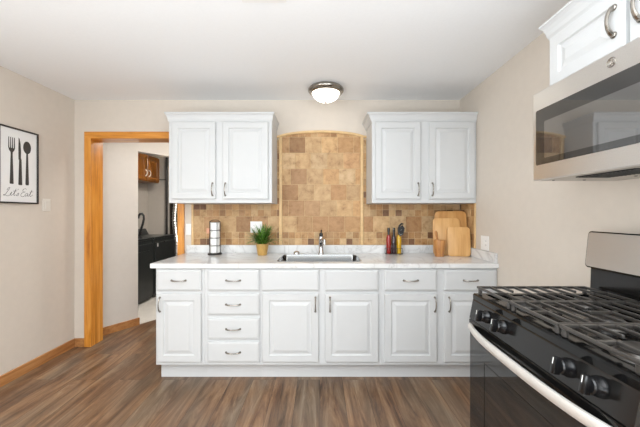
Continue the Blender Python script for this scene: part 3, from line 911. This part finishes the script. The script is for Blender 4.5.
flat(bm, [(kx - .012, ft + .01), (kx - .004, ft), (kx + .004, ft - .04), (kx + .008, ft - .10), (kx + .007, ft - .155), (kx + .012, ft - .165), (kx + .018, fb), (kx + .014, fb - .004), (kx - .010, fb - .004), (kx - .014, fb), (kx - .008, ft - .165), (kx - .013, ft - .17), (kx - .014, ft - .08)])
obj('printed_knife', bm, M['ink'], pt)
bm = B(); sx = .068
el = [(sx + .034 * math.cos(a) , ft - .058 + .052 * math.sin(a)) for a in [-PI / 2 + .22 + (2 * PI - .44) * k / 26 for k in range(27)]]
flat(bm, el + [(sx - .008, ft - .125), (sx - .015, fb + .01), (sx - .011, fb), (sx + .012, fb), (sx + .016, fb + .01), (sx + .008, ft - .125)])
obj('printed_spoon', bm, M['ink'], pt)
bm = B()                                              # handwriting: Let's Eat
def stroke(pts, ox, s=.001, r=.0016):
    P = []
    for i in range(len(pts) - 1):                     # smooth with Catmull-Rom
        p0, p1, p2, p3 = pts[max(i - 1, 0)], pts[i], pts[i + 1], pts[min(i + 2, len(pts) - 1)]
        for k in range(5):
            t = k / 5
            P.append(tuple(.5 * (2 * p1[d] + (p2[d] - p0[d]) * t + (2 * p0[d] - 5 * p1[d] + 4 * p2[d] - p3[d]) * t * t + (3 * p1[d] - p0[d] - 3 * p2[d] + p3[d]) * t ** 3) for d in (0, 1)))
    P.append(pts[-1])
    tube(bm, [(ox + x * s + y * s * .25, -.0102, -.243 + y * s) for x, y in P], r, 6, flat=((0, 1, 0), .3))
stroke([(0, 44), (8, 60), (16, 66), (18, 58), (8, 34), (-2, 10), (-10, 0), (-16, 3), (-11, 8), (0, 3), (14, -2), (28, 2), (38, 14)], -.108)   # L
stroke([(36, 12), (46, 20), (48, 28), (42, 28), (40, 12), (46, 3), (56, 8), (64, 18), (74, 58), (70, 30), (68, 10), (74, 3), (82, 12)], -.112)   # et
stroke([(56, 38), (84, 42)], -.112)
stroke([(92, 60), (90, 50)], -.112)                  # apostrophe
stroke([(88, 6), (100, 26), (104, 14), (98, 2), (88, 6)], -.112)   # s
stroke([(36, 58), (26, 66), (10, 58), (8, 44), (22, 36), (30, 38), (14, 34), (0, 18), (4, 2), (20, -2), (38, 8)], .012)            # E
stroke([(66, 24), (54, 28), (44, 18), (46, 5), (56, 4), (66, 22), (64, 6), (72, 4), (80, 14)], .004)                               # a
stroke([(80, 14), (92, 58), (86, 20), (88, 4), (98, 6), (108, 18)], .004)                                                          # t
stroke([(76, 38), (106, 44)], .004)
obj('printed_script', bm, M['ink'], pt)

# ------------------------------------------------------------------ things on the countertop
# tall wire rack with stacked white jars
rk = thing('wire_rack', 'tall slim black wire rack holding stacked white jars, left of the plant', 'rack', (-1.008, 2.925, CT))
bm = B(); lathe(bm, [(0, 0), (.066, 0), (.066, .008), (.06, .014), (0, .015)], 32); obj('base', bm, M['wire'], rk, True)
bm = B()
for a in (PI * .03, PI * .30, PI * .62, PI * .98, PI * 1.3, PI * 1.72):
    tube(bm, [(.053 * math.cos(a), .053 * math.sin(a), .012), (.053 * math.cos(a), .053 * math.sin(a), .312)], .0022, 8)
for z in (.012, .085, .158, .231, .312):
    tube(bm, [(.053 * math.cos(2 * PI * k / 32), .053 * math.sin(2 * PI * k / 32), z) for k in range(32)], .0022, 6, True)
tube(bm, [(-.053, 0, .312), (-.03, 0, .326), (0, 0, .330), (.03, 0, .326), (.053, 0, .312)], .003, 8)
obj('wires', bm, M['wire'], rk, True)
bm = B(); box(bm, -.058, -.030, -.066, -.058, .205, .255, .004); obj('tag', bm, M['copper'], rk)
jl = ['white jar at the bottom of the black wire rack', 'second white jar up in the black wire rack', 'third white jar up in the black wire rack', 'white jar on top of the stack in the wire rack']
jar0 = None
for k in range(4):
    loc = (-1.008, 2.925, CT + .0155 + k * .073)
    if jar0 is None:
        jar0 = thing('storage_jar', jl[0], 'jar', loc, 0, 'white jars in the wire rack')
        bm = B(); lathe(bm, [(0, 0), (.040, 0), (.045, .004), (.046, .05), (.043, .058), (0, .058)], 28); obj('jar_body', bm, M['porcelain'], jar0, True)
        bm = B(); lathe(bm, [(0, .058), (.045, .0582), (.045, .069), (.042, .0722), (0, .0724)], 28); obj('lid', bm, M['porcelain'], jar0, True)
    else: dup(jar0, loc, 0, jl[k])

# potted plant
pp = thing('potted_plant', 'spiky green plant in a small tan pot', 'potted plant', (-.546, 2.885, CT))
bm = B(); lathe(bm, [(0, 0), (.042, 0), (.045, .004), (.060, .098), (.0615, .108), (.058, .109), (.055, .10), (.0, .098)], 36); obj('pot', bm, M['pot'], pp, True)
bm = B(); lathe(bm, [(.054, .0985), (.03, .102), (0, .103)], 24); obj('soil', bm, M['soil'], pp, True)
bm = B(); rnd = random.Random(3)
for k in range(190):
    a = rnd.uniform(0, 2 * PI); lean = rnd.uniform(.05, 1.0) ** .7; L = rnd.uniform(.14, .225)
    if math.sin(a) > .2: lean *= .45
    r0 = rnd.uniform(0, .035); wd = rnd.uniform(.0048, .0078)
    c, s = math.cos(a), math.sin(a); prev = None
    for i in range(6):
        t = i / 5; ang = lean * (.85 + .7 * t)
        rr = r0 + L * t * math.sin(ang); zz = .1 + L * t * math.cos(ang)
        w2 = wd * (1 - t) ** .7 * (.7 + .6 * min(1, t * 3))
        p = Vector((c * rr, s * rr, zz)); q = Vector((-s, c, 0)) * w2
        cur = [bm.verts.new(p - q), bm.verts.new(p + Vector((-c, -s, .4)) * w2 * .35), bm.verts.new(p + q)]
        if prev:
            for j in range(2): bm.faces.new([prev[j], prev[j + 1], cur[j + 1], cur[j]])
        prev = cur
fo = obj('foliage', bm, M['leaf'], pp, True, 80)

# bottles in a little wire caddy
cd = thing('bottle_caddy', 'small black wire caddy holding three bottles, left of the cutting boards', 'caddy', (.715, 2.955, CT))
bm = B()
def loop(z, w, d): tube(bm, [(-w, -d, z), (w, -d, z), (w, d, z), (-w, d, z)], .0022, 6, True)
loop(.003, .078, .03); loop(.055, .078, .03)
for x in (-.078, -.026, .026, .078):
    for y in (-.03, .03): tube(bm, [(x, y, .003), (x, y, .055)], .002, 6)
for x in (-.06, -.04, -.02, 0, .02, .04, .06): tube(bm, [(x, -.03, .003), (x, .03, .003)], .0015, 6)
obj('wires', bm, M['wire'], cd)
def bottle(x, mat, label, pour):
    t = thing('dressing_bottle', label, 'bottle', (.715 + x, 2.955, CT + .0055), 0, 'bottles in the wire caddy')
    bm = B(); lathe(bm, [(0, 0), (.021, 0), (.0225, .003), (.0225, .125), (.019, .145), (.011, .165)], 24); obj('bottle_body', bm, M[mat], t, True)
    bm = B(); lathe(bm, [(.0112, .1645), (.0105, .19), (.0125, .192), (.0125, .222), (.010, .226), (0, .226)], 20); obj('neck', bm, M['bottledark'], t, True)
    if pour:
        bm = B(); tube(bm, [(0, 0, .225), (.006, -.004, .245), (.022, -.01, .262), (.040, -.012, .258)], [.010, .010, .008, .005], 10); obj('pour_spout', bm, M['blackplastic'], t, True)
        bm = B(); prism(bm, [(-.016, 0), (.002, -.034), (.034, -.020), (.050, .036), (.030, .066), (.002, .046)], (0, .002, 0), (-.002, -.0275, .185), (1, 0, 0), (0, 0, 1)); tg = obj('hang_tag', bm, M['blackplastic'], t)
        bm = B(); tube(bm, [(-.006, -.0285, .183), (.006, -.0285, .165), (.026, -.0285, .172)], .0012, 6); obj('printed_edge', bm, M['plastic'], tg)
        bm = B(); tube(bm, [(.008, -.0285, .205), (.022, -.0285, .21)], .001, 6); obj('printed_line', bm, M['plastic'], tg)
    t.scale = (1, 1, 1.1)
    return t
bottle(-.050, 'reddressing', 'bottle of red dressing with a dark neck, left in the caddy', False)
bottle(0.0, 'darkdressing', 'dark brown bottle in the middle of the wire caddy', False)
bottle(.050, 'oil', 'bottle of yellow oil with a black spout and hang tag', True)

# cutting boards leaning on the corner: upright slabs tilted back
def board(label, x, y, w, h, r, th, lean, mat, turn=0.0):
    t = thing('cutting_board', label, 'cutting board', (x, y, CT + .0005), turn, 'cutting boards against the tiles')
    bm = B(); tmp = B()
    out = [(p[0], p[1] + h / 2) for p in rrect(w, h, r, 8)]
    prism(tmp, out, (0, th, 0), (0, 0, 0), (1, 0, 0), (0, 0, 1))
    be = [e for e in tmp.edges if abs(e.verts[0].co.y - e.verts[1].co.y) < 1e-6]
    bmesh.ops.bevel(tmp, geom=be, offset=.003, segments=2, profile=.5, affect='EDGES')
    merge(bm, tmp, 0, Matrix.Rotation(-lean, 4, 'X'))
    obj('panel', bm, M[mat], t, True, 50)
    return t
board('largest bamboo cutting board, standing behind the other two boards', 1.236, 2.868, .285, .418, .045, .016, .12, 'boarddark', -.20)
board('middle-sized bamboo cutting board leaning behind the wooden mortar', 1.182, 2.838, .240, .350, .035, .014, .12, 'board', -.20)
board('smallest bamboo cutting board, in front with rounded corners', 1.272, 2.785, .197, .268, .028, .014, .12, 'board', -.20)

# wooden mortar with its pestle
MX, MY = 1.092, 2.79
mo = thing('mortar', 'small round wooden mortar in front of the cutting boards', 'mortar', (MX, MY, CT))
bm = B(); lathe(bm, [(0, 0), (.038, 0), (.041, .006), (.038, .018), (.043, .040), (.049, .090), (.051, .145), (.049, .150), (.045, .145), (.040, .07), (.02, .035), (0, .032)], 36); obj('bowl', bm, M['mortar'], mo, True)
ps = thing('pestle', 'wooden pestle standing in the mortar', 'pestle', (MX, MY, CT))
bm = B(); tube(bm, [(-.002, 0, .048), (-.008, 0, .08), (-.016, 0, .13), (-.024, 0, .18), (-.030, 0, .215), (-.034, 0, .236)], [.012, .014, .010, .009, .013, .006], 14); obj('shaft', bm, M['mortar'], ps, True)

# ------------------------------------------------------------------ laundry beyond the doorway
def machine(label, y0, y1, washer):
    xf = -2.60; xb = LX + .03
    t = thing('washing_machine' if washer else 'clothes_dryer', label, 'washing machine' if washer else 'dryer', (xf, y0, 0), PI / 2)
    # local x along the wall away from the camera, local y into the wall, front at y = 0
    w, dep = y1 - y0, xf - xb
    bm = B(); box(bm, 0, w, .02, dep, .02, .925, .012); obj('body', bm, M['machine'], t)
    bm = B(); box(bm, 0, w, 0.012, dep, .9255, .955, .01); obj('top', bm, M['machine'], t)
    bm = B(); box(bm, .012, w - .012, 0, .0195, .06, .87, .008); d_ = obj('door', bm, M['machine'], t)
    if not washer:
        bm = B(); prism(bm, [(p[0] + w / 2, p[1] + .55) for p in rrect(w - .14, .44, .05)], (0, -.012, 0), (0, 0, 0), (1, 0, 0), (0, 0, 1)); obj('door_panel', bm, M['machine'], d_)
    else:
        bm = B(); box(bm, .075, .10, -.003, .0, .80, .855, .001); obj('label_sticker', bm, M['plastic'], d_)
        bm = B(); box(bm, .27, .30, -.003, 0, .855, .868, .001); obj('badge', bm, M['nickel'], d_)
    bm = B(); prism(bm, [(dep - .16, .9555), (dep, .9555), (dep, 1.06), (dep - .10, 1.06)], (w, 0, 0), (0, 0, 0), (0, 1, 0), (0, 0, 1)); cs_ = obj('console', bm, M['machine'], t)
    for k in range(3):
        bm = B(); lathe(bm, [(0, -.02), (.018, -.02), (.02, 0), (0, 0)], 14, (w * (.3 + .2 * k), dep - .135, 1.005), 'y'); obj('dial', bm, M['chrome'], cs_, True)
    for x in (.06, w - .06):
        for y in (.08, dep - .06):
            bm = B(); lathe(bm, [(0, 0), (.02, 0), (.02, .0195), (0, .0195)], 10, (x, y, 0)); obj('foot', bm, M['blackplastic'], t)
    return t
machine('black dryer with a panelled door just inside the laundry doorway', 4.08, 4.765, False)
machine('black washing machine with a white sticker, beyond the dryer', 4.80, 5.49, True)
hk = thing('drain_hose', 'black gooseneck hose arching up from the dryer top', 'hose', (-2.735, 4.60, .9555))
bm = B()
pts = [(0, 0, .006), (.02, .0, .06), (.05, 0, .14), (.085, 0, .22), (.105, 0, .29), (.10, 0, .34), (.07, 0, .372), (.03, 0, .37), (.0, 0, .34), (-.01, 0, .30)]
pts = [(x * .75, y, z) for x, y, z in pts]
tube(bm, pts, .016, 10); obj('pipe', bm, M['blackplastic'], hk, True)
bm = B(); lathe(bm, [(0, 0), (.05, 0), (.05, .012), (.025, .03), (0, .032)], 18); obj('collar', bm, M['blackplastic'], hk, True)

# brown cabinet over the machines: doors face +x
bc = thing('upper_cabinet', 'brown wooden wall cabinet hanging high in the laundry', 'cabinet', (-2.97, 4.36, 0), PI / 2)
bm = B(); box(bm, 0, 1.262, 0, -2.97 - LX - .001, 1.885, 2.34, .002, 1); obj('body', bm, M['brownwood'], bc)
for x0, x1, hx in ((.02, .415, .375), (.445, .835, .80), (.865, 1.245, .905)):
    d_ = add_door(bc, x0, x1, 1.905, 2.32, None, None, 'brownwood')
    handle(d_, hx, 2.02, True, 'bulbwhite', .10)
cord = B(); tube(cord, [(-3.10, 5.05, 1.884), (-3.12, 5.02, 1.7), (-3.16, 4.98, 1.45), (-3.18, 4.92, 1.2), (-3.20, 4.9, 1.065)], .006, 8)
o = obj('power_cord', cord, M['wire'], None, True); tag(o, 'thin dark cord hanging under the brown wall cabinet', 'cord')
dc = B(); rnd = random.Random(5); pts = []; rs = []
for k in range(60):
    t = k / 59; pts.append((-2.79 + .02 * math.sin(t * 9), 5.90, .45 + 1.5 * t)); rs.append(.046 + (.006 if k % 2 else -.004))
tube(dc, pts, rs, 16); o = obj('dryer_duct', dc, M['duct'], None, True, 20); tag(o, 'crinkled silver foil duct standing upright beyond the washing machine', 'duct')
pb_ = B(); tube(pb_, [(-2.885, 5.74, 0), (-2.885, 5.74, H)], .02, 10); o = obj('standpipe', pb_, M['wire'], None, True); tag(o, 'dark vertical pipe at the end of the laundry wall', 'pipe')
rd_ = B(); tube(rd_, [(LX, 5.76, 1.97), (-2.885, 5.76, 1.97)], .008, 8); o = obj('wall_pipe', rd_, M['wire'], None, True); tag(o, 'thin dark horizontal pipe across the grey laundry wall', 'pipe')
